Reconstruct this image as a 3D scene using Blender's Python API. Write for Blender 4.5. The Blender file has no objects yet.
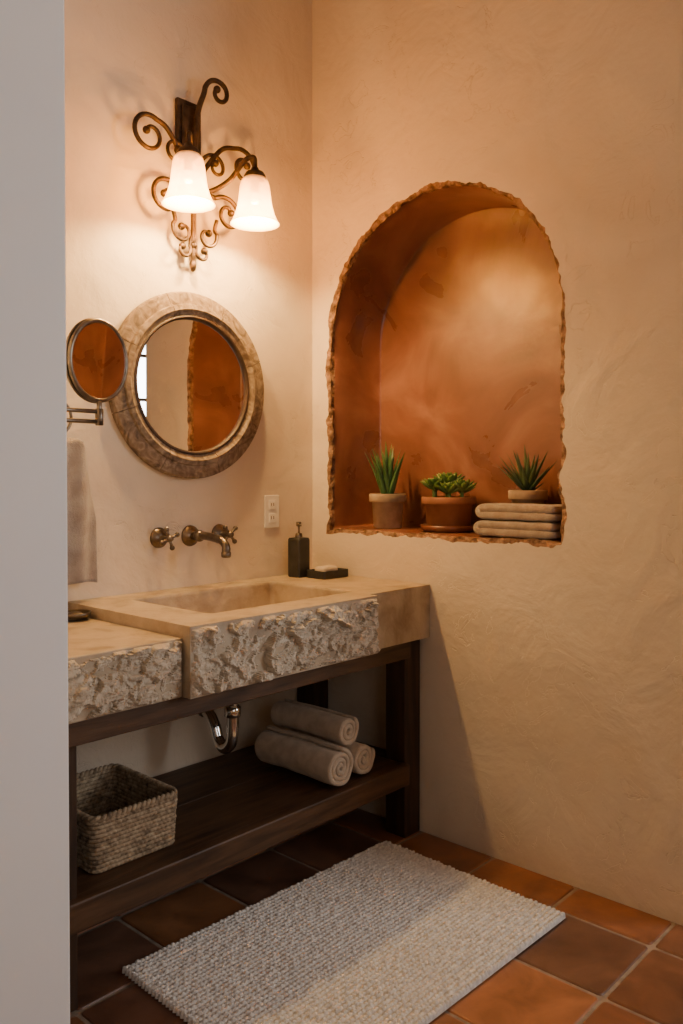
import bpy, bmesh, math, random
from mathutils import Vector, Matrix, noise
random.seed(7)
PI=math.pi
D=bpy.data
SC=bpy.context.scene

# ------------------------------------------------------------ materials
def newmat(name):
    m=D.materials.new(name); m.use_nodes=True
    nt=m.node_tree; b=nt.nodes['Principled BSDF']
    return m,nt,b
def N(nt,t,**kw):
    n=nt.nodes.new(t)
    for k,v in kw.items():
        if k in n.inputs: n.inputs[k].default_value=v
        else: setattr(n,k,v)
    return n
def ramp(nt,fac,stops):
    r=nt.nodes.new('ShaderNodeValToRGB')
    e=r.color_ramp.elements
    while len(e)<len(stops): e.new(0.5)
    for i,(p,c) in enumerate(stops):
        e[i].position=p; e[i].color=(c[0],c[1],c[2],1) if not isinstance(c,(int,float)) else (c,c,c,1)
    nt.links.new(fac,r.inputs[0]); return r
def pbr(name,c1,c2,scale=6,rough=.6,metal=0,bump=.2,bscale=40,stretch=(1,1,1),detail=6,dist=.004,sheen=0,lo=.35,hi=.65,distortion=0,rough2=None,c3=None,spec=None):
    m,nt,b=newmat(name)
    tc=N(nt,'ShaderNodeTexCoord'); mp=N(nt,'ShaderNodeMapping'); mp.inputs['Scale'].default_value=stretch
    nt.links.new(tc.outputs['Object'],mp.inputs['Vector'])
    n1=N(nt,'ShaderNodeTexNoise',Scale=scale,Detail=detail,Distortion=distortion)
    nt.links.new(mp.outputs[0],n1.inputs['Vector'])
    st=[(lo,c1),(hi,c2)] if c3 is None else [(lo,c1),((lo+hi)/2,c2),(hi,c3)]
    r=ramp(nt,n1.outputs['Fac'],st)
    nt.links.new(r.outputs[0],b.inputs['Base Color'])
    b.inputs['Roughness'].default_value=rough; b.inputs['Metallic'].default_value=metal
    if spec is not None: b.inputs['Specular IOR Level'].default_value=spec
    if rough2 is not None:
        rr=ramp(nt,n1.outputs['Fac'],[(lo,rough),(hi,rough2)]); nt.links.new(rr.outputs[0],b.inputs['Roughness'])
    if sheen: b.inputs['Sheen Weight'].default_value=sheen
    if bump:
        n2=N(nt,'ShaderNodeTexNoise',Scale=bscale,Detail=5)
        nt.links.new(mp.outputs[0],n2.inputs['Vector'])
        bp=N(nt,'ShaderNodeBump',Strength=bump,Distance=dist)
        nt.links.new(n2.outputs['Fac'],bp.inputs['Height']); nt.links.new(bp.outputs[0],b.inputs['Normal'])
    return m
def plaster(name,c1,c2,rough=.75,b1=.35):
    m,nt,b=newmat(name)
    tc=N(nt,'ShaderNodeTexCoord')
    n1=N(nt,'ShaderNodeTexNoise',Scale=1.7,Detail=6,Distortion=.6); nt.links.new(tc.outputs['Object'],n1.inputs['Vector'])
    r=ramp(nt,n1.outputs['Fac'],[(.35,c1),(.65,c2)])
    nt.links.new(r.outputs[0],b.inputs['Base Color']); b.inputs['Roughness'].default_value=rough
    b.inputs['Specular IOR Level'].default_value=.3
    n2=N(nt,'ShaderNodeTexNoise',Scale=4.5,Detail=5,Distortion=.8); nt.links.new(tc.outputs['Object'],n2.inputs['Vector'])
    # sparse trowel scratches: thin bands of a distorted noise, masked
    n3=N(nt,'ShaderNodeTexNoise',Scale=6.0,Detail=4,Distortion=2.5); nt.links.new(tc.outputs['Object'],n3.inputs['Vector'])
    r3=ramp(nt,n3.outputs['Fac'],[(.585,0),(.595,1),(.605,0)])
    n5=N(nt,'ShaderNodeTexNoise',Scale=2.3,Detail=2); nt.links.new(tc.outputs['Object'],n5.inputs['Vector'])
    r5=ramp(nt,n5.outputs['Fac'],[(.47,0),(.58,1)])
    mm=N(nt,'ShaderNodeMath',operation='MULTIPLY'); nt.links.new(r3.outputs[0],mm.inputs[0]); nt.links.new(r5.outputs[0],mm.inputs[1])
    n4=N(nt,'ShaderNodeTexNoise',Scale=28,Detail=6); nt.links.new(tc.outputs['Object'],n4.inputs['Vector'])
    a=N(nt,'ShaderNodeMath',operation='MULTIPLY_ADD'); a.inputs[1].default_value=-.18
    nt.links.new(mm.outputs[0],a.inputs[0]); nt.links.new(n2.outputs['Fac'],a.inputs[2])
    a2=N(nt,'ShaderNodeMath',operation='MULTIPLY_ADD'); a2.inputs[1].default_value=.17
    nt.links.new(n4.outputs['Fac'],a2.inputs[0]); nt.links.new(a.outputs[0],a2.inputs[2])
    bp=N(nt,'ShaderNodeBump',Strength=b1,Distance=.02)
    nt.links.new(a2.outputs[0],bp.inputs['Height']); nt.links.new(bp.outputs[0],b.inputs['Normal'])
    return m

M={}
M['plaster']=plaster('plaster',(.65,.54,.415),(.735,.63,.50),b1=.58)
M['white']=plaster('white_plaster',(.92,.92,.93),(.95,.95,.95),b1=.08)
M['niche']=pbr('terracotta_tadelakt',(.135,.048,.027),(.215,.082,.047),3.4,.24,bump=.30,bscale=6,dist=.012,c3=(.33,.148,.092),rough2=.38,distortion=.9,lo=.28,hi=.72,spec=.75)
M['niche_edge']=pbr('broken_plaster_edge',(.10,.045,.025),(.38,.215,.125),34,.9,bump=1,bscale=60,dist=.016)
M['stone_top']=pbr('honed_limestone',(.28,.205,.135),(.43,.34,.235),9,.5,bump=.55,bscale=50,dist=.004,c3=(.51,.415,.30),distortion=.8,lo=.3,hi=.7)
M['stone_rough']=pbr('split_face_limestone',(.42,.34,.25),(.55,.465,.36),18,.9,bump=.9,bscale=90,dist=.005,c3=(.65,.565,.45),lo=.25,hi=.72)
M['wood']=pbr('dark_walnut',(.026,.012,.006),(.072,.035,.016),4,.5,bump=.3,bscale=20,stretch=(1,9,9),dist=.002,distortion=.6,c3=(.115,.058,.028),lo=.3,hi=.72)
M['woodv']=pbr('dark_walnut_post',(.022,.010,.005),(.06,.029,.013),4,.5,bump=.3,bscale=20,stretch=(9,9,1),dist=.002)
M['frame']=pbr('weathered_wood',(.075,.048,.030),(.21,.148,.098),18,.78,bump=.7,bscale=70,dist=.003,c3=(.37,.295,.215),distortion=2.6,lo=.28,hi=.76)
M['iron']=pbr('wrought_iron',(.035,.022,.014),(.10,.06,.035),30,.5,metal=.75,bump=.3,bscale=80,dist=.002)
M['pewter']=pbr('antique_nickel',(.13,.105,.082),(.24,.20,.16),24,.32,metal=1,bump=.05)
M['chrome']=pbr('chrome',(.7,.68,.65),(.8,.78,.75),10,.12,metal=1,bump=0)
M['terra']=pbr('terracotta_pot',(.22,.085,.04),(.32,.13,.065),12,.7,bump=.3,bscale=60,dist=.002)
M['clay']=pbr('aged_clay_pot',(.24,.17,.12),(.40,.30,.21),14,.85,bump=.4,bscale=50,dist=.002)
M['saucer']=pbr('glazed_saucer',(.10,.03,.015),(.22,.07,.03),10,.35,bump=.1)
M['soil']=pbr('soil',(.02,.012,.008),(.08,.05,.03),60,1,bump=1,bscale=120,dist=.01)
M['aloe']=pbr('aloe_leaf',(.03,.09,.03),(.08,.18,.06),14,.4,bump=.1)
M['ech']=pbr('echeveria_leaf',(.06,.14,.025),(.20,.30,.07),14,.45,bump=.1)
M['agave']=pbr('agave_leaf',(.035,.085,.04),(.10,.17,.08),14,.45,bump=.1)
M['towel_w']=pbr('terry_cream',(.50,.40,.30),(.63,.525,.41),30,.95,bump=1,bscale=260,dist=.004,sheen=.3)
M['towel_t']=pbr('terry_taupe',(.32,.24,.18),(.42,.33,.25),30,.95,bump=1,bscale=260,dist=.004,sheen=.4)
M['towel_g']=pbr('terry_grey',(.26,.22,.20),(.36,.32,.29),20,.95,bump=1,bscale=260,dist=.004,sheen=.4)
M['mat']=pbr('cotton_chenille',(.57,.535,.50),(.80,.76,.71),70,.95,bump=1,bscale=240,dist=.003,sheen=.3)
M['basket']=pbr('seagrass',(.11,.075,.045),(.31,.225,.14),60,.8,bump=.7,bscale=150,dist=.003,c3=(.46,.36,.24),lo=.3,hi=.7)
M['bottle']=pbr('charcoal_ceramic',(.018,.018,.018),(.04,.038,.035),20,.45,bump=.1)
M['soap']=pbr('soap_bar',(.55,.44,.33),(.65,.54,.42),8,.5,bump=.1)
M['ivory']=pbr('ivory_plastic',(.84,.80,.72),(.86,.82,.74),8,.4,bump=0)
M['dark']=pbr('dark_slot',(.03,.02,.02),(.05,.04,.03),8,.7,bump=0)
M['paint']=pbr('white_paint',(.75,.75,.74),(.8,.8,.79),8,.4,bump=0)
m,nt,b=newmat('mirror_glass'); b.inputs['Metallic'].default_value=1; b.inputs['Roughness'].default_value=.01; b.inputs['Base Color'].default_value=(.88,.87,.85,1)
M['mirror']=m
# alabaster glass shade, lit: glowing, partly lets the bulb's light through
m,nt,b=newmat('alabaster_shade_lit')
tc=N(nt,'ShaderNodeTexCoord'); sx=N(nt,'ShaderNodeSeparateXYZ'); nt.links.new(tc.outputs['Object'],sx.inputs[0])
mr=N(nt,'ShaderNodeMapRange'); mr.inputs['From Min'].default_value=2.170; mr.inputs['From Max'].default_value=2.335
nt.links.new(sx.outputs['Z'],mr.inputs['Value'])
nz=N(nt,'ShaderNodeTexNoise',Scale=14,Detail=4,Distortion=1.8); nt.links.new(tc.outputs['Object'],nz.inputs['Vector'])
r1=ramp(nt,mr.outputs[0],[(0,(1,.64,.24)),(.35,(1,.74,.36)),(1,(1,.44,.12))])
r2=ramp(nt,mr.outputs[0],[(0,.55),(.3,1),(.6,.42),(1,.08)])
m1=N(nt,'ShaderNodeMath',operation='MULTIPLY_ADD'); m1.inputs[1].default_value=1.8; m1.inputs[2].default_value=.1
nt.links.new(nz.outputs['Fac'],m1.inputs[0])
m2=N(nt,'ShaderNodeMath',operation='MULTIPLY'); nt.links.new(m1.outputs[0],m2.inputs[0]); nt.links.new(r2.outputs[0],m2.inputs[1])
m3=N(nt,'ShaderNodeMath',operation='MULTIPLY'); nt.links.new(m2.outputs[0],m3.inputs[0]); m3.inputs[1].default_value=5.0
nt.links.new(r1.outputs[0],b.inputs['Emission Color']); nt.links.new(m3.outputs[0],b.inputs['Emission Strength'])
b.inputs['Base Color'].default_value=(.88,.74,.52,1); b.inputs['Roughness'].default_value=.3
tr=N(nt,'ShaderNodeBsdfTransparent'); tr.inputs[0].default_value=(1,.82,.52,1)
mxs=N(nt,'ShaderNodeMixShader'); mxs.inputs[0].default_value=.47
nt.links.new(b.outputs[0],mxs.inputs[1]); nt.links.new(tr.outputs[0],mxs.inputs[2])
nt.links.new(mxs.outputs[0],nt.nodes['Material Output'].inputs['Surface'])
M['shade']=m
m,nt,b=newmat('bulb_lit'); b.inputs['Emission Color'].default_value=(1,.6,.3,1); b.inputs['Emission Strength'].default_value=12
M['bulb']=m
# floor tile
m,nt,b=newmat('saltillo_tile')
at=N(nt,'ShaderNodeAttribute',attribute_name='tilecol')
tc=N(nt,'ShaderNodeTexCoord')
nz=N(nt,'ShaderNodeTexNoise',Scale=7,Detail=6,Distortion=.8); nt.links.new(tc.outputs['Object'],nz.inputs['Vector'])
rr_=ramp(nt,nz.outputs['Fac'],[(.3,(.55,.52,.5)),(.7,(1.25,1.2,1.15))])
mx=N(nt,'ShaderNodeMix',data_type='RGBA',blend_type='MULTIPLY'); mx.inputs[0].default_value=1
nt.links.new(at.outputs['Color'],mx.inputs[6]); nt.links.new(rr_.outputs[0],mx.inputs[7])
nt.links.new(mx.outputs[2],b.inputs['Base Color'])
rg=ramp(nt,nz.outputs['Fac'],[(.3,.3),(.7,.5)]); nt.links.new(rg.outputs[0],b.inputs['Roughness'])
nb=N(nt,'ShaderNodeTexNoise',Scale=14,Detail=5); nt.links.new(tc.outputs['Object'],nb.inputs['Vector'])
bp=N(nt,'ShaderNodeBump',Strength=.3,Distance=.006); nt.links.new(nb.outputs['Fac'],bp.inputs['Height']); nt.links.new(bp.outputs[0],b.inputs['Normal'])
M['tile']=m
M['grout']=pbr('grout',(.22,.17,.13),(.32,.25,.19),30,.95,bump=.6,bscale=100,dist=.003)

# ------------------------------------------------------------ mesh helpers
def link(o,parent=None):
    SC.collection.objects.link(o)
    if parent: o.parent=parent
    return o
def group(name,loc=(0,0,0)):
    e=D.objects.new(name,None); e.empty_display_size=.05
    SC.collection.objects.link(e); return e
def mk(name,vs,fs,mat,parent=None,smooth=True,mats=None,fm=None):
    me=D.meshes.new(name); me.from_pydata([tuple(v) for v in vs],[],fs); me.validate()
    bm=bmesh.new(); bm.from_mesh(me); bmesh.ops.recalc_face_normals(bm,faces=bm.faces); bm.to_mesh(me); bm.free()
    for mm in (mats or [mat]): me.materials.append(mm)
    if fm:
        for p,i in zip(me.polygons,fm): p.material_index=i
    if smooth:
        for p in me.polygons: p.use_smooth=True
    o=D.objects.new(name,me); link(o,parent); return o
def box(name,lo,hi,mat,parent=None,bev=0,seg=2):
    x0,y0,z0=lo;x1,y1,z1=hi
    vs=[(x0,y0,z0),(x1,y0,z0),(x1,y1,z0),(x0,y1,z0),(x0,y0,z1),(x1,y0,z1),(x1,y1,z1),(x0,y1,z1)]
    fs=[(0,3,2,1),(4,5,6,7),(0,1,5,4),(1,2,6,5),(2,3,7,6),(3,0,4,7)]
    o=mk(name,vs,fs,mat,parent,smooth=False)
    if bev:
        bm=bmesh.new(); bm.from_mesh(o.data)
        bmesh.ops.bevel(bm,geom=list(bm.edges),offset=bev,segments=seg,affect='EDGES',profile=.5)
        bm.to_mesh(o.data); bm.free()
    return o
def lathe(name,prof,mat,loc=(0,0,0),axis='Z',segs=48,parent=None,a0=0,a1=2*PI,smooth=True):
    full=abs(a1-a0-2*PI)<1e-6
    n=segs if full else segs+1
    vs=[];fs=[]
    for i in range(n):
        a=a0+(a1-a0)*i/segs
        for r,h in prof:
            c,s=math.cos(a)*r,math.sin(a)*r
            if axis=='Z': p=(c,s,h)
            elif axis=='Y': p=(c,h,s)
            else: p=(h,c,s)
            vs.append((p[0]+loc[0],p[1]+loc[1],p[2]+loc[2]))
    k=len(prof)
    for i in range(segs):
        j=(i+1)%n
        for q in range(k-1):
            fs.append((i*k+q,j*k+q,j*k+q+1,i*k+q+1))
    if not full:
        fs.append(tuple(range(k))); fs.append(tuple((n-1)*k+q for q in range(k)))
    o=mk(name,vs,fs,mat,parent,smooth)
    bm=bmesh.new(); bm.from_mesh(o.data); bmesh.ops.remove_doubles(bm,verts=bm.verts,dist=1e-5); bmesh.ops.recalc_face_normals(bm,faces=bm.faces); bm.to_mesh(o.data); bm.free()
    return o
def frames(pts):
    pts=[Vector(p) for p in pts]; out=[]
    t0=(pts[1]-pts[0]).normalized()
    up=Vector((0,0,1)) if abs(t0.z)<.9 else Vector((1,0,0))
    nrm=(up-t0*up.dot(t0)).normalized()
    for i,p in enumerate(pts):
        a=pts[max(i-1,0)]; b=pts[min(i+1,len(pts)-1)]
        t=(b-a).normalized()
        nrm=(nrm-t*nrm.dot(t)).normalized()
        out.append((p,t,nrm,t.cross(nrm)))
    return out
def tube(name,pts,r,mat,parent=None,segs=12):
    rs=r if isinstance(r,(list,tuple)) else [r]*len(pts)
    vs=[];fs=[]
    for (p,t,n,b),rr in zip(frames(pts),rs):
        for k in range(segs):
            a=2*PI*k/segs; vs.append(p+n*math.cos(a)*rr+b*math.sin(a)*rr)
    m_=len(pts)
    for i in range(m_-1):
        for k in range(segs):
            q=(k+1)%segs; fs.append((i*segs+k,i*segs+q,(i+1)*segs+q,(i+1)*segs+k))
    fs.append(tuple(range(segs))[::-1]); fs.append(tuple((m_-1)*segs+k for k in range(segs)))
    return mk(name,vs,fs,mat,parent)
def cr(pts,n=8):
    P=[Vector(p) for p in pts]; P=[P[0]*2-P[1]]+P+[P[-1]*2-P[-2]]; out=[]
    for i in range(1,len(P)-2):
        for k in range(n):
            t=k/n; a,b,c,d=P[i-1],P[i],P[i+1],P[i+2]
            out.append(.5*((2*b)+(c-a)*t+(2*a-5*b+4*c-d)*t*t+(3*b-a-3*c+d)*t**3))
    out.append(P[-2]); return out
def cyl(name,p0,p1,r0,mat,parent=None,r1=None,segs=24):
    p0=Vector(p0);p1=Vector(p1); r1=r0 if r1 is None else r1
    e=min(.15*r0,.002); L=(p1-p0).length; d=(p1-p0)/L
    return tube(name,[p0,p0+d*e*.01,p0+d*e,p1-d*e,p1-d*e*.01,p1],[r0-e,r0-e,r0,r1,r1-e,r1-e],mat,parent,segs)
def ball(name,c,r,mat,parent=None,sc=(1,1,1)):
    prof=[(r*math.sin(PI*i/12),-r*math.cos(PI*i/12)) for i in range(13)]
    prof=[(max(a,0)*sc[0],h*sc[2]) for a,h in prof]
    return lathe(name,prof,mat,c,'Z',20,parent)
def rr(x0,x1,y0,y1,r,n=6):
    out=[]
    for cx,cy,a in ((x1-r,y1-r,0),(x0+r,y1-r,90),(x0+r,y0+r,180),(x1-r,y0+r,270)):
        for k in range(n+1):
            t=math.radians(a+90*k/n); out.append((cx+r*math.cos(t),cy+r*math.sin(t)))
    return out
def ribbon(name,path,th,L,steps,mapfn,mat,parent=None,amp=.0,es=(.35,.8)):
    P=[Vector((p[0],p[1])) for p in path]; n=len(P); nr=[]
    for i in range(n):
        t=(P[min(i+1,n-1)]-P[max(i-1,0)]).normalized(); nr.append(Vector((-t.y,t.x)))
    ss=[0,.003,.008]+[ .008+(L-.016)*k/steps for k in range(1,steps)]+[L-.008,L-.003,L]
    sh=[es[0],es[1],1]+[1]*(steps-1)+[1,es[1],es[0]]
    vs=[];fs=[]
    for s,h in zip(ss,sh):
        for i in range(n):
            e=min(i,n-1-i); hh=h*(.6 if e==0 else (.9 if e==1 else 1))
            w=amp*noise.noise(Vector((P[i].x*14,P[i].y*14,s*9)))
            ds=amp*1.5*noise.noise(Vector((P[i].x*20+5,P[i].y*20,1.3)))
            for sg in (1,-1):
                q=P[i]+nr[i]*(sg*th*.5*hh+w)
                vs.append(mapfn(q.x,q.y,s+ds))
    K=len(ss); w2=2*n
    for k in range(K-1):
        for i in range(n-1):
            a=k*w2+2*i; fs.append((a,a+2,a+2+w2,a+w2)); fs.append((a+1,a+1+w2,a+3+w2,a+3))
        a=k*w2; fs.append((a,a+w2,a+1+w2,a+1)); a=k*w2+2*(n-1); fs.append((a,a+1,a+1+w2,a+w2))
    for k in (0,K-1):
        for i in range(n-1):
            a=k*w2+2*i; fs.append((a,a+1,a+3,a+2))
    return mk(name,vs,fs,mat,parent)

# ------------------------------------------------------------ room shell
CEIL=3.35
YR=-1.56   # end of the right wall, where the window alcove opens
box('wall_left',(-3.3,0,-.05),(0.5,.12,CEIL),M['plaster'])
box('wall_partition',(-1.72,-.70,-.02),(-1.48,0,CEIL),M['white'],bev=.006)
box('wall_rear',(-3.42,-3.5,-.05),(-3.3,.12,CEIL),M['plaster'])
box('wall_alcove',(0.02,YR,-.05),(2.3,YR+.08,CEIL),M['plaster'])
box('wall_end',(2.3,-3.5,-.05),(2.42,YR+.1,CEIL),M['plaster'])
box('ceiling',(-3.42,-3.6,CEIL),(2.42,.12,CEIL+.1),M['plaster'])
def wallpiece(lst,mat,name):
    vs=[];fs=[]
    for lo,hi in lst:
        o=len(vs); x0,y0,z0=lo;x1,y1,z1=hi
        vs+=[(x0,y0,z0),(x1,y0,z0),(x1,y1,z0),(x0,y1,z0),(x0,y0,z1),(x1,y0,z1),(x1,y1,z1),(x0,y1,z1)]
        fs+=[tuple(o+i for i in f) for f in [(0,3,2,1),(4,5,6,7),(0,1,5,4),(1,2,6,5),(2,3,7,6),(3,0,4,7)]]
    return mk(name,vs,fs,mat,None,False)
Y0,Y1=-3.6,-3.42
WA,WB=-2.8,-1.4
wins=[(WA,WB,1.0,2.3),(.45,1.75,1.2,2.6)]
wallpiece([((-3.42,Y0,-.05),(WA,Y1,CEIL)),((WA,Y0,-.05),(WB,Y1,1.0)),((WA,Y0,2.3),(WB,Y1,CEIL)),
           ((WB,Y0,-.05),(.45,Y1,CEIL)),((.45,Y0,-.05),(1.75,Y1,1.2)),((.45,Y0,2.6),(1.75,Y1,CEIL)),((1.75,Y0,-.05),(2.42,Y1,CEIL))],M['plaster'],'wall_front')
for wi,(xa,xb,za,zb) in enumerate(wins,1):  # first window is invented, put in to carry the fill light
    g=group('window_%d'%wi); f=.05; ya,yb=-3.55,-3.50
    box('frame_bottom',(xa,ya,za),(xb,yb,za+f),M['paint'],g,.004); box('frame_top',(xa,ya,zb-f),(xb,yb,zb),M['paint'],g,.004)
    box('frame_l',(xa,ya,za+f),(xa+f,yb,zb-f),M['paint'],g,.004); box('frame_r',(xb-f,ya,za+f),(xb,yb,zb-f),M['paint'],g,.004)
    for q,xm in enumerate((xa+(xb-xa)/3,xa+(xb-xa)*2/3)):
        box('mullion_%d'%q,(xm-.02,ya+.005,za+f),(xm+.02,yb-.005,zb-f),M['iron'],g)
    for k in (1,2,3):
        z=za+(zb-za)*k/4; box('muntin_%d'%k,(xa+f,ya+.01,z-.012),(xb-f,yb-.01,z+.012),M['iron'],g)
    box('sill',(xa-.03,-3.49,za-.03),(xb+.03,-3.38,za),M['paint'],g,.004)

# right wall with arched niche
YC,HW,ZS,ZB=-.603,.500,1.83,1.087
def arch(e,jit=0,seed=0):
    pts=[]
    def add(y,z,ny,nz):
        j=0
        if jit:
            p=Vector((y*9,z*9,seed)); q=Vector((y*24,z*24,seed+3)); s_=Vector((y*65,z*65,seed+6))
            j=jit*(noise.noise(p)*.8+noise.noise(q)*.7+noise.noise(s_)*.36)
        pts.append((y+ny*(e+j),z+nz*(e+j)))
    nS,nA,nB=80,220,110
    for k in range(nS): add(YC+HW,ZB+(ZS-ZB)*k/nS,1,0 if k else -1)
    for k in range(nA+1):
        a=PI*k/nA; add(YC+HW*math.cos(a),ZS+HW*.985*math.sin(a),math.cos(a),math.sin(a))
    for k in range(1,nS+1): add(YC-HW,ZS+(ZB-ZS)*k/nS,-1,0 if k<nS else -1)
    for k in range(1,nB): add(YC-HW+2*HW*k/nB,ZB,0,-1)
    return pts
loops=[(0,arch(.017,.016,1)),(.004,arch(.007,.013,1.5)),(.012,arch(.002,.010,2.4)),(.026,arch(.004,.004,4)),(.045,arch(.0)),(.12,arch(.0)),(.305,arch(.0)),(.31,arch(-.004))]
bm=bmesh.new(); L=[]
for x,pl in loops: L.append([bm.verts.new((x,y,z)) for y,z in pl])
n=len(L[0])
for li in range(len(L)-1):
    for i in range(n):
        j=(i+1)%n
        vv=(L[li][i],L[li][j],L[li+1][j],L[li+1][i])
        f=bm.faces.new(vv)
        f.material_index=1 if li<3 else 2; f.smooth=(3<=li<6)
back=bm.faces.new(L[-1]); back.material_index=2
YE=YR+.018
rect=[bm.verts.new(p) for p in ((0,0.0,-.05),(0,YE,-.05),(0,YE,CEIL),(0,0.0,CEIL))]
edges=[bm.edges.new((rect[i],rect[(i+1)%4])) for i in range(4)]
edges+=[bm.edges.get((L[0][i],L[0][(i+1)%n])) for i in range(n)]
res=bmesh.ops.triangle_fill(bm,use_beauty=True,use_dissolve=False,edges=edges)
prev=(rect[1],rect[2])
for k in range(1,9):
    a=PI/2*k/8; x=.018-.018*math.cos(a); y=YE-.018*math.sin(a)
    c=(bm.verts.new((x,y,-.05)),bm.verts.new((x,y,CEIL)))
    f=bm.faces.new((prev[0],c[0],c[1],prev[1])); f.smooth=True; prev=c
bmesh.ops.recalc_face_normals(bm,faces=bm.faces)
me=D.meshes.new('wall_right'); bm.to_mesh(me); bm.free()
for k in ('plaster','niche_edge','niche'): me.materials.append(M[k])
link(D.objects.new('wall_right',me))

# floor
def build_floor():
    T=.305; G=.010; vs=[];fs=[];cols=[];fmi=[]
    pal=[(.24,.098,.047),(.30,.128,.058),(.18,.080,.043),(.145,.074,.048),(.32,.142,.064),(.22,.100,.052),(.145,.072,.046)]
    xs=[-.17+T*k for k in range(-11,9)]; ys=[-.26-T*k for k in range(-2,12)]
    for xx in xs:
        for yy in ys:
            x0,x1,y0,y1=xx+G/2,xx+T-G/2,yy-T+G/2,yy-G/2
            x0=max(x0,-3.3);x1=min(x1,2.3);y0=max(y0,-3.42);y1=min(y1,-.0)
            if xx>-.2: 
                if y1>YR: 
                    if xx<-.1: x1=min(x1,-.004)
                    elif y0>YR: continue
                    else: y1=min(y1,YR-.005)
            if x1-x0<.02 or y1-y0<.02: continue
            c=random.choice(pal); v=random.uniform(.8,1.2); c=(c[0]*v,c[1]*v,c[2]*v,1)
            o=len(vs); h=random.uniform(-.0012,0)
            for ins,z in ((0,-.012),(0,-.004+h),(.0025,-.001+h),(.007,h)):
                for px,py in rr(x0+ins,x1-ins,y0+ins,y1-ins,.012,3): vs.append((px,py,z))
            m_=16
            for l in range(3):
                for k in range(m_):
                    q=(k+1)%m_; fs.append((o+l*m_+k,o+l*m_+q,o+(l+1)*m_+q,o+(l+1)*m_+k)); cols.append(c); fmi.append(0)
            fs.append(tuple(o+3*m_+k for k in range(m_))); cols.append(c); fmi.append(0)
    o=len(vs); vs+=[(-3.42,-3.6,-.005),(2.42,-3.6,-.005),(2.42,.1,-.005),(-3.42,.1,-.005),(-3.42,-3.6,-.06),(2.42,-3.6,-.06),(2.42,.1,-.06),(-3.42,.1,-.06)]
    for f in [(3,2,1,0)[::-1],(4,7,6,5),(0,4,5,1),(1,5,6,2),(2,6,7,3),(3,7,4,0)]:
        fs.append(tuple(o+i for i in f)); cols.append((.3,.25,.2,1)); fmi.append(1)
    me=D.meshes.new('floor'); me.from_pydata(vs,[],fs)
    me.materials.append(M['tile']); me.materials.append(M['grout'])
    ca=me.color_attributes.new('tilecol','FLOAT_COLOR','CORNER')
    for p,c,i in zip(me.polygons,cols,fmi):
        p.material_index=i
        for li in p.loop_indices: ca.data[li].color=c
    link(D.objects.new('floor',me))
build_floor()

# ------------------------------------------------------------ stone sink counter
g=group('stone_sink_countertop')
ZT,ZL,Z0=.905,.872,.715
outline=[(-1.10,-.003),(-1.10,-.635),(-.34,-.635),(-.34,-.598),(-.004,-.598),(-.004,-.003)]
bm=bmesh.new()
lv=[bm.verts.new((x,y,ZT)) for x,y in outline]
lb=[bm.verts.new((x,y,Z0)) for x,y in outline]
no=len(outline)
ed=[bm.edges.new((lv[i],lv[(i+1)%no])) for i in range(no)]
bl=[]
for z,ins in ((ZT,0),(ZT-.003,.003),(ZT-.012,.004),(ZT-.13,.010),(ZT-.155,.022),(ZT-.16,.05)):
    xa,xb,ya,yb=-.94+ins,-.32-ins,-.515+ins,-.105-ins
    bl.append([bm.verts.new((x,y,z)) for x,y in rr(xa,xb,ya,yb,.02)])
nb=len(bl[0])
for a in range(len(bl)-1):
    for i in range(nb):
        j=(i+1)%nb; bm.faces.new((bl[a][i],bl[a][j],bl[a+1][j],bl[a+1][i])).smooth=True
bm.faces.new(bl[-1])
ed+=[bm.edges.get((bl[0][i],bl[0][(i+1)%nb])) for i in range(nb)]
bmesh.ops.triangle_fill(bm,use_beauty=True,use_dissolve=False,edges=ed)
for i in range(no):
    j=(i+1)%no; bm.faces.new((lv[i],lv[j],lb[j],lb[i]))
bm.faces.new(lb)
bmesh.ops.recalc_face_normals(bm,faces=bm.faces)
me=D.meshes.new('sink_slab'); bm.to_mesh(me); bm.free(); me.materials.append(M['stone_top']); link(D.objects.new('sink_slab',me),g)
box('side_slab',(-1.478,-.603,Z0),(-1.102,-.003,ZL),M['stone_top'],g,.004)
lathe('drain',[(0,.0),(.02,.0),(.022,.002),(.028,.002),(.03,0),(.03,-.01)],M['pewter'],(-.63,-.31,ZT-.159),'Z',24,g)
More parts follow.
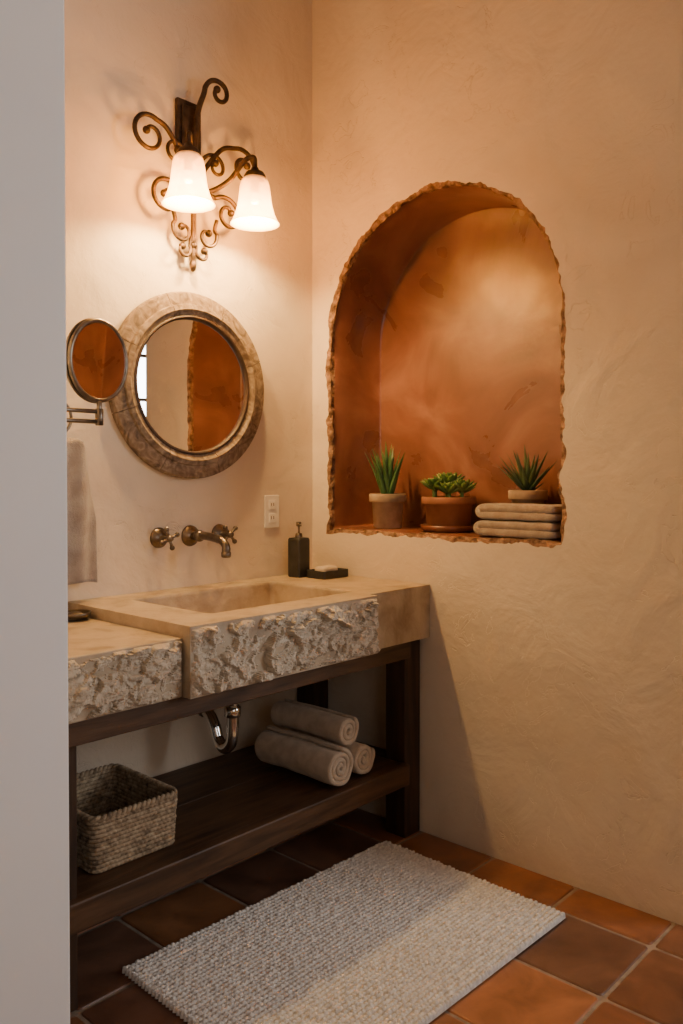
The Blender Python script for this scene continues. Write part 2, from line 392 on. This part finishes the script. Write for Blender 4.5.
def rough(name,xa,xb,y,za,zb,seed,parent,amp=.050):
    st=.0035; nx=int((xb-xa)/st); nz=int((zb-za)/st); vs=[];fs=[]
    for i in range(nx+1):
        for k in range(nz+1):
            x=xa+(xb-xa)*i/nx; z=za+(zb-za)*k/nz
            p=Vector((x*11,z*17,seed))
            p2=p+Vector((noise.noise(p*1.3),noise.noise(p*1.3+Vector((9,9,9))),0))*.8
            dd,pp=noise.voronoi(p2)
            c_=pp[0]*5.3
            cell=noise.cell(c_); gx=noise.cell(c_+Vector((3.3,1,2)))-.5; gz=noise.cell(c_+Vector((7.7,4,1)))*.8
            q=p2-pp[0]
            h=.42+.17*cell+.40*(q.x*gx+q.y*gz)+.20*noise.noise(p*1.0)
            p3=p*2.5+Vector((noise.noise(p*3),noise.noise(p*3+Vector((5,5,5))),0))*.6
            d3,pq=noise.voronoi(p3); c2=noise.cell(pq[0]*4.1); q3=p3-pq[0]
            h+=.07*c2+.20*(q3.x*(c2-.5)+q3.y*.55)
            p4=p*5.5; d4,pr=noise.voronoi(p4); q4=p4-pr[0]
            h+=.06*(q4.y*.8+q4.x*(noise.cell(pr[0]*3)-.5))+.12*noise.noise(p*4)+.05*noise.noise(p*13)
            ex=min(x-xa,xb-x); ez=min(z-za,zb-z)
            jag=.005+.010*(noise.noise(Vector((x*40,z*40,seed+2)))+.5)
            e=min(1,max(0,min(ex,ez)/max(jag,.003)))
            e=math.sqrt(e)
            zz=z
            if k==0: zz=z-.004*abs(noise.noise(Vector((x*30,seed,0))))
            vs.append((x,y-amp*max(h,.03)*e-.0005,zz))
    for i in range(nx):
        for k in range(nz):
            a=i*(nz+1)+k; fs.append((a,a+nz+1,a+nz+2,a+1))
    return mk(name,vs,fs,M['stone_rough'],parent,smooth=False)
rough('chiselled_apron',-1.10,-.34,-.622,Z0,ZT-.004,3.1,g)
rough('chiselled_side_front',-1.478,-1.104,-.592,Z0,ZL-.003,8.7,g)

# ------------------------------------------------------------ vanity stand
g=group('wooden_vanity_stand')
for i,(x0,x1,y0,y1) in enumerate([(-.10,-.01,-.56,-.47),(-1.472,-1.382,-.56,-.47),(-.10,-.01,-.10,-.01),(-1.472,-1.382,-.10,-.01)]):
    box('post_%d'%i,(x0,y0,0),(x1,y1,.714),M['woodv'],g,.004)
box('front_rail',(-1.476,-.585,.652),(-.10,-.545,.714),M['wood'],g,.004)
box('back_rail',(-1.38,-.05,.652),(-.10,-.015,.714),M['wood'],g,.004)
box('side_rail',(-.085,-.468,.62),(-.03,-.10,.714),M['woodv'],g,.004)
box('shelf_edge',(-1.476,-.585,.200),(-.103,-.545,.276),M['wood'],g,.005)
for i in range(2):
    ya=-.5445+i*.267
    box('shelf_plank_%d'%i,(-1.476,ya,.235),(-.103,ya+.266,.272),M['wood'],g,.0015)
box('shelf_side',(-.09,-.468,.21),(-.03,-.10,.272),M['woodv'],g,.003)

# drain pipe
g=group('drain_trap')
cyl('tailpiece',(-.66,-.28,.50),(-.66,-.28,.735),.019,M['chrome'],g)
cyl('slip_nut',(-.66,-.28,.505),(-.66,-.28,.538),.027,M['chrome'],g)
pts=cr([(-.66,-.28,.52),(-.66,-.28,.46),(-.66,-.270,.415),(-.66,-.238,.392),(-.66,-.205,.412),(-.66,-.185,.455),(-.66,-.155,.490),(-.66,-.11,.502),(-.66,-.05,.503),(-.66,-.003,.503)],8)
tube('p_trap',pts,.020,M['chrome'],g,20)
cyl('slip_nut_2',(-.66,-.135,.499),(-.66,-.105,.503),.027,M['chrome'],g)
cyl('escutcheon',(-.66,-.001,.503),(-.66,-.012,.503),.038,M['chrome'],g)

# ------------------------------------------------------------ round mirror
g=group('round_wall_mirror')
mc=Vector((-.63,0,1.612)); SEG=8
prof=[(.325,0),(.325,-.020),(.320,-.027),(.300,-.032),(.281,-.033),(.278,-.042),(.262,-.045),(.256,-.040),(.252,-.036),(.243,-.034),(.238,-.026),(.238,0)]
for i in range(SEG):
    gap=.004; a0=2*PI*i/SEG+gap+.35; a1=2*PI*(i+1)/SEG-gap+.35
    vs_prof=[(r,h+random.uniform(-.0008,.0008)) for r,h in prof]
    lathe('frame_segment_%d'%i,vs_prof,M['frame'],(0,0,0),'Y',12,g,a0,a1,smooth=False)
lathe('frame_backing',[(.24,-.002),(.24,-.028),(.320,-.020),(.320,-.002)],M['woodv'],(0,0,0),'Y',64,g)
lathe('frame_inner_lip',[(.244,-.030),(.240,-.037),(.232,-.036),(.229,-.026),(.229,-.010)],M['woodv'],(0,0,0),'Y',72,g)
o=lathe('glass',[(0,-.004),(.236,-.004),(.236,.004),(0,.004)],M['mirror'],(0,0,0),'Y',64,g,smooth=False)
o.location=(0,-.016,0); o.rotation_euler=(0,0,math.radians(-1.2))
g.location=(mc.x,-.014,mc.z); g.rotation_euler=(0,0,math.radians(-1.8))

# ------------------------------------------------------------ sconce
g=group('wrought_iron_wall_sconce')
CX=-.63
box('back_plate',(CX-.052,-.020,2.395),(CX+.052,-.002,2.605),M['iron'],g,.006)
box('back_plate_boss',(CX-.036,-.030,2.415),(CX+.036,-.018,2.585),M['iron'],g,.006)
def spiral(cx,cz,r0,r1,a0,a1,n=40):
    o=[]
    for i in range(n+1):
        t=i/n; r=r0+(r1-r0)*t; a=math.radians(a0+(a1-a0)*t); o.append((cx+r*math.cos(a),cz+r*math.sin(a)))
    return o
def scroll(name,lead,sp,sgn,y0,y1,r=.0095,rend=.0065):
    P3=[]
    lead3=[Vector((a,0,b)) for a,b in lead+[sp[0],sp[3]]]
    l=cr(lead3,8)[:-8] if len(lead)>0 else []
    allp=[(q.x,q.z) for q in l]+sp
    m_=len(allp)
    for i,(a,b) in enumerate(allp):
        t=i/(m_-1); P3.append((CX+sgn*a,y0+(y1-y0)*min(1,t*1.6),b))
    rs=[r+(rend-r)*i/(m_-1) for i in range(m_)]
    tube(name,P3,rs,M['iron'],g,10)
    e=P3[-1]; ball(name+'_tip',e,.013,M['iron'],g)
for s,tag in ((-1,'l'),(1,'r')):
    scroll('upper_scroll_'+tag,[(.005,2.30),(.05,2.38),(.115,2.46)],spiral(.200,2.415,.070,.018,115,-330),s,-.04,-.075)
    scroll('inner_scroll_'+tag,[(.005,2.38),(.03,2.40)],spiral(.085,2.390,.045,.012,130,-250),s,-.035,-.06,.0075,.0055)
    scroll('lower_scroll_'+tag,[(.005,2.36),(.04,2.30),(.085,2.285)],spiral(.130,2.230,.066,.016,125,-330),s,-.03,-.07)
    scroll('foot_scroll_'+tag,[(.095,2.205),(.085,2.17)],spiral(.052,2.140,.044,.013,20,-300),s,-.05,-.05,.0075,.0055)
    scroll('tail_scroll_'+tag,[(.0,2.16),(.012,2.10)],spiral(.042,2.080,.032,.010,150,420),s,-.035,-.04,.007,.0055)
    ax=.142*s
    tube('arm_'+tag,cr([(CX,-.03,2.30),(CX+.25*ax,-.075,2.285),(CX+.6*ax,-.13,2.325),(CX+.82*ax,-.175,2.39),(CX+.97*ax,-.198,2.402),(CX+ax,-.2,2.375),(CX+ax,-.2,2.335)],8),.009,M['iron'],g,12)
    lathe('fitter_'+tag,[(0,.035),(.012,.032),(.016,.022),(.03,.016),(.038,.003),(.038,-.008),(.03,-.008)],M['iron'],(CX+ax,-.2,2.335),'Z',32,g)
    prof=[(.030,.158),(.038,.155),(.047,.143),(.052,.125),(.0545,.105),(.057,.08),(.061,.055),(.068,.030),(.077,.010),(.084,-.001),(.086,-.004),(.083,-.003),(.075,.008),(.065,.030),(.058,.055),(.054,.08),(.0515,.105),(.049,.124),(.044,.140),(.036,.150),(.030,.152)]
    lathe('glass_shade_'+tag,prof,M['shade'],(CX+ax,-.2,2.176),'Z',40,g)
    ball('bulb_'+tag,(CX+ax,-.2,2.262),.020,M['bulb'],g,(1,1,1.1))
    cyl('socket_'+tag,(CX+ax,-.2,2.28),(CX+ax,-.2,2.33),.014,M['iron'],g)
    ld=D.lights.new('sconce_lamp_'+tag,'POINT'); ld.energy=32; ld.color=(1,.60,.21); ld.shadow_soft_size=.022
    lo=D.objects.new('sconce_lamp_'+tag,ld); lo.location=(CX+ax,-.2,2.212); link(lo,g)
scroll('top_hook',[(.0,2.33),(.004,2.45),(.012,2.56),(.032,2.63)],spiral(.082,2.640,.050,.014,165,-230),1,-.035,-.08,.011,.007)
tube('centre_stem',cr([(CX,-.03,2.40),(CX,-.04,2.28),(CX,-.04,2.17),(CX,-.038,2.08),(CX,-.035,2.03)],6),[.012]*8+[.010]*8+[.008]*5+[.006]*4,M['iron'],g,12)
ball('stem_knob',(CX,-.04,2.30),.022,M['iron'],g); ball('stem_finial',(CX,-.035,2.03),.012,M['iron'],g,(1,1,1.8)); ball('stem_bead',(CX,-.038,2.10),.014,M['iron'],g)

# ------------------------------------------------------------ magnifying mirror
g=group('magnifying_mirror')
h=group('pivot_head'); h.parent=g
Rm=.112
def torus(name,R,r,y,mat,parent,seg=56):
    prof=[(R+r*math.cos(a),y+r*math.sin(a)) for a in [2*PI*k/12 for k in range(13)]]
    return lathe(name,prof,mat,(0,0,0),'Y',seg,parent)
torus('rim',Rm-.004,.007,0,M['pewter'],h); torus('rim_outer',Rm,.0045,.012,M['pewter'],h)
lathe('magnifier_glass',[(0,-.003),(Rm-.008,-.003),(Rm-.008,.006),(0,.006)],M['mirror'],(0,0,0),'Y',56,h,smooth=False)
lathe('housing',[(Rm-.003,.002),(Rm-.004,.016),(.08,.022),(0,.024)],M['pewter'],(0,0,0),'Y',56,h)
h.location=(-1.190,-.35,1.613); h.rotation_euler=(math.radians(3),0,math.radians(286-270))
cyl('pivot',(-1.190,-.35,1.462),(-1.190,-.35,1.502),.007,M['pewter'],g)
cyl('hub',(-1.190,-.35,1.436),(-1.190,-.35,1.482),.011,M['pewter'],g)
cyl('arm_upper',(-1.478,-.35,1.474),(-1.190,-.35,1.474),.006,M['pewter'],g)
cyl('arm_lower',(-1.478,-.35,1.446),(-1.190,-.35,1.446),.006,M['pewter'],g)
cyl('elbow',(-1.30,-.35,1.436),(-1.30,-.35,1.484),.010,M['pewter'],g)
cyl('wall_plate',(-1.479,-.35,1.46),(-1.468,-.35,1.46),.035,M['pewter'],g)

# ------------------------------------------------------------ hanging towel + ring
g=group('towel_ring')
tube('ring',[(-1.16+.055*math.cos(a),-.05,1.475+.055*math.sin(a)) for a in [2*PI*k/40 for k in range(41)]],.005,M['pewter'],g,8)
cyl('bracket',(-1.16,-.001,1.53),(-1.16,-.055,1.53),.010,M['pewter'],g); cyl('rosette',(-1.16,-.001,1.53),(-1.16,-.010,1.53),.025,M['pewter'],g)
def hanging():
    vs=[];fs=[];nz=40;na=96; zt,zb=1.414,.965
    for k in range(nz+1):
        t=k/nz; z=zt+(zb-zt)*t
        w=.062+.052*min(1,t*1.8)**.7; d=.020+.012*min(1,t*2)
        if k==0: w*=.8; d*=.4
        for i in range(na):
            a=2*PI*i/na; cx=math.cos(a); sy=math.sin(a)
            x=w*math.copysign(abs(cx)**.7,cx); y=d*math.copysign(abs(sy)**.6,sy)
            y+=.010*math.sin(x*75+t*1.5)*(1 if sy<0 else .5)
            vs.append((-1.140+x,-.052+y*.9,z+.006*math.sin(x*30)*(t>.9)))
    for k in range(nz):
        for i in range(na):
            j=(i+1)%na; fs.append((k*na+i,k*na+j,(k+1)*na+j,(k+1)*na+i))
    fs.append(tuple(range(na))); fs.append(tuple(nz*na+i for i in range(na)))
    mk('hand_towel',vs,fs,M['towel_g'])
hanging()

# ------------------------------------------------------------ faucet
g=group('wall_mounted_faucet')
ZF=1.085
for tag,x,rot in (('l',-.752,20),('r',-.488,40)):
    lathe('rose_'+tag,[(0,-.02),(.018,-.02),(.024,-.012),(.034,-.008),(.036,-.001),(0,-.001)],M['pewter'],(x,0,ZF),'Y',32,g)
    lathe('stem_'+tag,[(0,-.075),(.008,-.075),(.012,-.068),(.013,-.055),(.009,-.045),(.010,-.02),(.016,-.014)],M['pewter'],(x,0,ZF),'Y',24,g)
    for k in range(4):
        a=math.radians(rot+90*k); dx,dz=math.cos(a),math.sin(a)
        tube('spoke_%s%d'%(tag,k),[(x,-.062,ZF),(x+dx*.018,-.062,ZF+dz*.018),(x+dx*.032,-.062,ZF+dz*.032)],[.005,.005,.007],M['pewter'],g,10)
        ball('tip_%s%d'%(tag,k),(x+dx*.034,-.062,ZF+dz*.034),.009,M['pewter'],g)
x=-.62
lathe('rose_spout',[(0,-.022),(.02,-.022),(.026,-.012),(.036,-.008),(.038,-.001),(0,-.001)],M['pewter'],(x,0,ZF),'Y',32,g)
tube('spout',cr([(x,-.01,ZF),(x,-.07,ZF+.004),(x,-.13,ZF),(x,-.175,ZF-.008),(x,-.198,ZF-.025),(x,-.20,ZF-.05)],8),[.015]*10+[.0145]*10+[.014]*15+[.015]*6,M['pewter'],g,20)
lathe('aerator',[(0,-.064),(.014,-.064),(.017,-.060),(.017,-.046),(.013,-.044)],M['pewter'],(x,-.2,ZF),'Z',24,g)
ball('spout_boss',(x,-.055,ZF+.002),.021,M['pewter'],g)

# ------------------------------------------------------------ outlet
g=group('wall_outlet')
box('plate',(-.268,-.007,1.095),(-.192,-.0005,1.222),M['ivory'],g,.003)
for k,z in enumerate((1.184,1.133)):
    box('receptacle_%d'%k,(-.247,-.010,z-.018),(-.213,-.006,z+.018),M['ivory'],g,.003)
    for q,xx in enumerate((-.237,-.225)): box('slot_%d_%d'%(k,q),(xx-.0012,-.0108,z-.004),(xx+.0012,-.0095,z+.008),M['dark'],g)

# ------------------------------------------------------------ soap dispenser, tray
g=group('soap_dispenser')
bx,by=-.165,-.088
bm_v=[];bm_f=[];loopsz=[(ZT+.0005,.029,.008),(ZT+.004,.032,.008),(ZT+.145,.032,.008),(ZT+.152,.029,.008),(ZT+.154,.014,.008)]
for z,hw,r in loopsz:
    for px,py in rr(bx-hw,bx+hw,by-hw,by+hw,r,4): bm_v.append((px,py,z))
q_=20
for l in range(4):
    for k in range(q_): bm_f.append((l*q_+k,l*q_+(k+1)%q_,(l+1)*q_+(k+1)%q_,(l+1)*q_+k))
bm_f.append(tuple(range(q_))[::-1]); bm_f.append(tuple(4*q_+k for k in range(q_)))
mk('bottle',bm_v,bm_f,M['bottle'],g,smooth=False)
lathe('collar',[(0,.17),(.011,.17),(.013,.166),(.015,.155),(.015,.15)],M['pewter'],(bx,by,ZT),'Z',24,g)
cyl('pump_stem',(bx,by,ZT+.168),(bx,by,ZT+.20),.004,M['pewter'],g)
cyl('pump_head',(bx,by,ZT+.196),(bx,by,ZT+.214),.010,M['pewter'],g)
tube('pump_nozzle',[(bx,by,ZT+.208),(bx-.015,by-.02,ZT+.208),(bx-.026,by-.036,ZT+.202)],.004,M['pewter'],g)
g=group('soap_dish')
def tray(x0,x1,y0,y1,z,hh,mat,parent):
    vs=[];fs=[]; L_=[(0,.004),(.002,0),(hh,0),(hh,.005),(.006,.008)]
    for dz,ins in L_:
        for px,py in rr(x0+ins,x1-ins,y0+ins,y1-ins,.01,4): vs.append((px,py,z+dz))
    for l in range(len(L_)-1):
        for k in range(20): fs.append((l*20+k,l*20+(k+1)%20,(l+1)*20+(k+1)%20,(l+1)*20+k))
    fs.append(tuple(range(20))[::-1]); fs.append(tuple((len(L_)-1)*20+k for k in range(20)))
    return mk('tray',vs,fs,mat,parent,smooth=False)
tray(-.170,-.030,-.230,-.130,ZT+.0005,.030,M['bottle'],g)
box('soap_bar',(-.150,-.208,ZT+.007),(-.065,-.152,ZT+.044),M['soap'],g,.012,4)
lathe('round_metal_dish',[(0,.003),(.035,.003),(.048,.016),(.050,.024),(.046,.024),(.034,.008),(.02,.022),(0,.026)],M['pewter'],(-1.155,-.15,ZL),'Z',32)

# ------------------------------------------------------------ plants
def leaf(vs,fs,base,az,el0,el1,L_,w,th=.3,n=9,tip=1.0,bulge=.25):
    p=Vector(base); o=len(vs); m_=8
    for i in range(n+1):
        t=i/n; el=math.radians(el0+(el1-el0)*t)
        d=Vector((math.cos(az)*math.cos(el),math.sin(az)*math.cos(el),math.sin(el)))
        side=Vector((-math.sin(az),math.cos(az),0)); nn=d.cross(side)
        ww=w*.5*((.7+ .3*math.sin(PI*min(1,t/bulge/2))) if t<bulge else (1-((t-bulge)/(1-bulge))**(1.3*tip)))
        ww=max(ww,.0004)
        for k in range(m_):
            a=2*PI*k/m_; c,s=math.cos(a),math.sin(a)
            vs.append(p+side*ww*c+nn*(ww*th*s-(abs(c)**2)*ww*-.25))
        p=p+d*(L_/n)
    for i in range(n):
        for k in range(m_): q=(k+1)%m_; fs.append((o+i*m_+k,o+i*m_+q,o+(i+1)*m_+q,o+(i+1)*m_+k))
    fs.append(tuple(o+n*m_+k for k in range(m_)))
ZN=ZB+.001
def pot(prefix,c,rt,rb,h,rim,mat,parent,saucer=False):
    z=ZN+(.012 if saucer else 0)
    prof=[(0,0),(rb,0),(rb+.003,.003),(rt-.012,h-rim),(rt-.003,h-rim+.002),(rt,h-rim+.006),(rt,h-.004),(rt-.003,h),(rt-.009,h),(rt-.012,h-.012),(rt-.014,h-.02)]
    lathe('pot',prof,mat,(c[0],c[1],z),'Z',40,parent)
    lathe('soil',[(0,h-.014),(rt*.5,h-.013),(rt-.012,h-.018)],M['soil'],(c[0],c[1],z),'Z',24,parent)
    if saucer: lathe('saucer',[(0,0),(rb+.012,0),(rb+.024,.006),(rb+.028,.024),(rb+.024,.024),(rb+.018,.010),(0,.008)],M['saucer'],(c[0],c[1],ZN),'Z',40,parent)
    return z+h-.016
g=group('potted_aloe'); c=(.150,-.275)
zz=pot('aloe',c,.075,.054,.138,.036,M['clay'],g)
vs=[];fs=[]; R_=random.Random(3)
for i in range(18):
    az=i*2.4; t=i/18
    leaf(vs,fs,(c[0]+math.cos(az)*.024*t,c[1]+math.sin(az)*.024*t,zz),az,88-12*t-R_.uniform(0,6),80-27*t,R_.uniform(.18,.25)*(1-.22*t),.032,.35)
mk('aloe_leaves',vs,fs,M['aloe'],g)
g=group('potted_echeveria'); c=(.165,-.56)
zz=pot('ech',c,.102,.078,.118,.030,M['terra'],g,True)
vs=[];fs=[]
for cx,cy,hh,sc in [(0,0,.095,1.25),(.045,.03,.06,1.0),(-.045,.035,.07,1.1),(.0,-.060,.06,1.12),(-.045,-.035,.05,1.05),(.045,-.03,.05,1.0),(0,.062,.065,1.05),(-.01,.0,.05,1.1)]:
    for i in range(26):
        az=i*2.4+cx*50; t=i/26
        leaf(vs,fs,(c[0]+cx,c[1]+cy,zz+hh*.6),az,85-70*t,88-55*t,(.036+.030*t)*sc,.022*sc,.4,6,1.8,.55)
    tube('stem',[(c[0]+cx,c[1]+cy,zz-.004),(c[0]+cx,c[1]+cy,zz+hh*.6+.005)],.007,M['ech'],g,8)
mk('echeveria_rosettes',vs,fs,M['ech'],g)
g=group('potted_agave'); c=(.228,-.862)
zz=pot('agave',c,.070,.048,.158,.036,M['clay'],g)
vs=[];fs=[]
for i in range(32):
    az=i*2.4; t=i/32
    L_=R_.uniform(.135,.185); 
    if math.cos(az)>.3: L_*=.40
    leaf(vs,fs,(c[0],c[1],zz),az,86-50*t,80-44*t,L_,.024,.3)
mk('agave_leaves',vs,fs,M['agave'],g)

# ------------------------------------------------------------ folded towels in niche
g=group('folded_towels')
for k in range(2):
    z0=ZN+.0285+k*.0575; y0,y1=-1.080,-.770-k*.006
    r_=.0120
    path=[(y0+.005,z0+r_+.0005)]+[(y0+(y1-.03-y0)*i/14,z0+r_+.0006*math.sin(i)) for i in range(1,15)]
    path+=[(y1-.03+ .022*math.sin(PI*i/10),z0+r_*math.cos(PI*i/10)) for i in range(1,10)]
    path+=[(y1-.03+(y0-y1+.03)*i/14,z0-r_+.0006*math.sin(i*1.3)) for i in range(15)]
    ribbon('towel_%d'%k,path,.0285,.130-.006*k,10,lambda a,b,s,k=k:(.018+.004*k+s,a,b),M['towel_t'],g,.0012,(.80,.93))

# ------------------------------------------------------------ rolled towels on shelf
g=group('rolled_towels')
def roll(name,cx,cz,R,ya,yb,rot,seed):
    pitch=.0195; turns=(R-.008)/pitch; path=[]
    n=int(turns*26)
    for i in range(n+1):
        a=2*PI*turns*i/n; r=.006+pitch*a/2/PI*(R-.006-pitch*.5)/(R-.008)
        path.append((r*math.cos(a+rot),r*math.sin(a+rot)))
    def mp(a,b,s):
        w=1+.03*noise.noise(Vector((a*20,b*20+seed,s*12)))
        return (cx+a*w,ya+s,cz+b*.985*w)
    ribbon(name,path,pitch*.90,yb-ya,14,mp,M['towel_w'],g,.004)
roll('roll_1',-.440,.274+.070,.070,-.565,-.20,0.4,1)
roll('roll_2',-.298,.274+.061,.061,-.545,-.20,2.2,2)
roll('roll_3',-.366,.274+.070+.099,.057,-.535,-.19,4.0,3)

# ------------------------------------------------------------ basket
g=group('woven_basket')
def basket(x0,x1,y0,y1,z0,z1):
    per=rr(x0,x1,y0,y1,.02,5)
    P=[Vector((a,b,0)) for a,b in per]; P.append(P[0]); 
    dense=[]; step=.0026
    for i in range(len(P)-1):
        Ls=(P[i+1]-P[i]).length; k=max(1,round(Ls/step))
        for j in range(k): dense.append(P[i].lerp(P[i+1],j/k))
    nd=len(dense); arc=0
    nrm=[]; arcs=[]
    for i in range(nd):
        t=(dense[(i+1)%nd]-dense[i-1]).normalized(); nrm.append(Vector((t.y,-t.x,0))); arcs.append(arc); arc+=(dense[(i+1)%nd]-dense[i]).length
    rows=12; per_row=7; nzz=rows*per_row; nb=round(arc/.013)
    vs=[];fs=[]
    def H(s,t,out):
        row=math.floor(t*rows-1e-6); fz=t*rows-row
        u=s/arc*nb+(.5 if row%2 else 0); fu=u-math.floor(u)
        body=math.sqrt(max(0,1-(2*fz-1)**2)); st=math.sqrt(max(0,1-(2*((fu+ .35*(fz-.5))%1)-1)**2))
        return .0065*body*(.35+.65*st)*(1+.3*noise.noise(Vector((s*60,row*3.1,out))))
    for k in range(nzz+1):
        t=k/nzz
        for i in range(nd):
            h=H(arcs[i],t,0); fl=.010*t
            p=dense[i]+nrm[i]*(h+fl); vs.append((p.x,p.y,z0+(z1-z0)*t))
    for k in range(nzz+1):
        t=1-k/nzz
        for i in range(nd):
            h=H(arcs[i],t,5); fl=.010*t
            p=dense[i]+nrm[i]*(-.010-h*.8+fl); vs.append((p.x,p.y,z0+.004+(z1-z0-.004)*t))
    K=2*(nzz+1)
    for k in range(K-1):
        for i in range(nd):
            j=(i+1)%nd; fs.append((k*nd+i,k*nd+j,(k+1)*nd+j,(k+1)*nd+i))
    fs.append(tuple(range(nd))); fs.append(tuple((K-1)*nd+i for i in range(nd)))
    o=mk('woven_body',vs,fs,M['basket'],g)
    for a in range(2):
        pts=[];
        for i in range(0,nd+1,1):
            q=dense[i%nd]; nn=nrm[i%nd]; s=arcs[i%nd]; w=2*PI*s/arc*round(arc/.03)+a*PI
            pts.append(q+nn*(.006+.0045*math.cos(w))+Vector((0,0,z1+.003+.0045*math.sin(w))))
        tube('rim_strand_%d'%a,pts,.0062,M['basket'],g,8)
basket(-1.295,-1.043,-.488,-.180,.2735,.412)

# ------------------------------------------------------------ bath mat
def bathmat():
    import numpy as np
    Lx,Ly=1.045,.70; nx,ny=76,46; s=6
    NX,NY=nx*s,ny*s
    ii,jj=np.meshgrid(np.arange(NX+1),np.arange(NY+1),indexing='ij')
    u=ii/s; v=jj/s
    col=np.floor(np.clip(v,0,ny-1e-6)); rnd=np.sin(col*12.9898)*43758.5453; rnd=rnd-np.floor(rnd)
    fu=(v-col)*2-1; 
    uu=u+rnd*.6; fv=(uu-np.floor(uu))*2-1
    r2=np.sqrt(np.clip(1-fu**2,0,1)); b=np.sqrt(np.clip(1-(fv*.92)**2,0,1))
    hr=np.sin((np.floor(uu)*7.13+col*3.77))*43758.5; hr=hr-np.floor(hr)
    z=.004+.015*r2*(.35+.65*b)*(.8+.35*hr)
    edge=np.minimum(np.minimum(ii,NX-ii),np.minimum(jj,NY-jj))
    z=np.where(edge==0,.001,z)
    X=-Lx/2+Lx*ii/NX; Y=-Ly/2+Ly*jj/NY
    X=X+np.where((ii<s)|(ii>NX-s),.003*np.sin(v*np.pi*2),0)
    a=math.radians(-1.5); cx,cy=-.716,-.875
    Z=z+.0015
    co=np.stack([cx+X*math.cos(a)-Y*math.sin(a),cy+X*math.sin(a)+Y*math.cos(a),Z],-1).reshape(-1,3)
    idx=(ii*(NY+1)+jj)
    q=np.stack([idx[:-1,:-1],idx[1:,:-1],idx[1:,1:],idx[:-1,1:]],-1).reshape(-1,4)
    me=D.meshes.new('bath_mat'); me.from_pydata(co.tolist(),[],q.tolist())
    me.materials.append(M['mat'])
    for p in me.polygons: p.use_smooth=True
    link(D.objects.new('bath_mat',me))
bathmat()

# ------------------------------------------------------------ lights
def area(name,loc,target,sx,sy,e,col):
    ld=D.lights.new(name,'AREA'); ld.shape='RECTANGLE'; ld.size=sx; ld.size_y=sy; ld.energy=e; ld.color=col
    o=D.objects.new(name,ld); o.location=loc
    o.rotation_euler=(Vector(target)-Vector(loc)).to_track_quat('-Z','Y').to_euler(); link(o); return o
area('added_fill_light',(-2.1,-3.66,1.65),(-1.6,0,1.3),1.35,1.25,11,(1,.88,.79))  # added soft fill from behind the camera, through the invented first window
area('daylight_window_2',(1.1,-3.66,1.9),(1.0,-1.3,1.6),1.25,1.35,70,(.93,.97,1))
w=D.worlds.new('World'); SC.world=w; w.use_nodes=True
w.node_tree.nodes['Background'].inputs[0].default_value=(.82,.90,1,1); w.node_tree.nodes['Background'].inputs[1].default_value=.7

# ------------------------------------------------------------ camera
cd=D.cameras.new('camera'); cd.sensor_fit='VERTICAL'; cd.sensor_height=24; cd.lens=828/1024*24; cd.shift_y=-22.5/1024; cd.clip_start=.02
co=D.objects.new('camera',cd); co.location=(-2.419,-2.378,1.30); co.rotation_euler=(math.radians(89),0,math.radians(-47.5)); link(co)
SC.camera=co
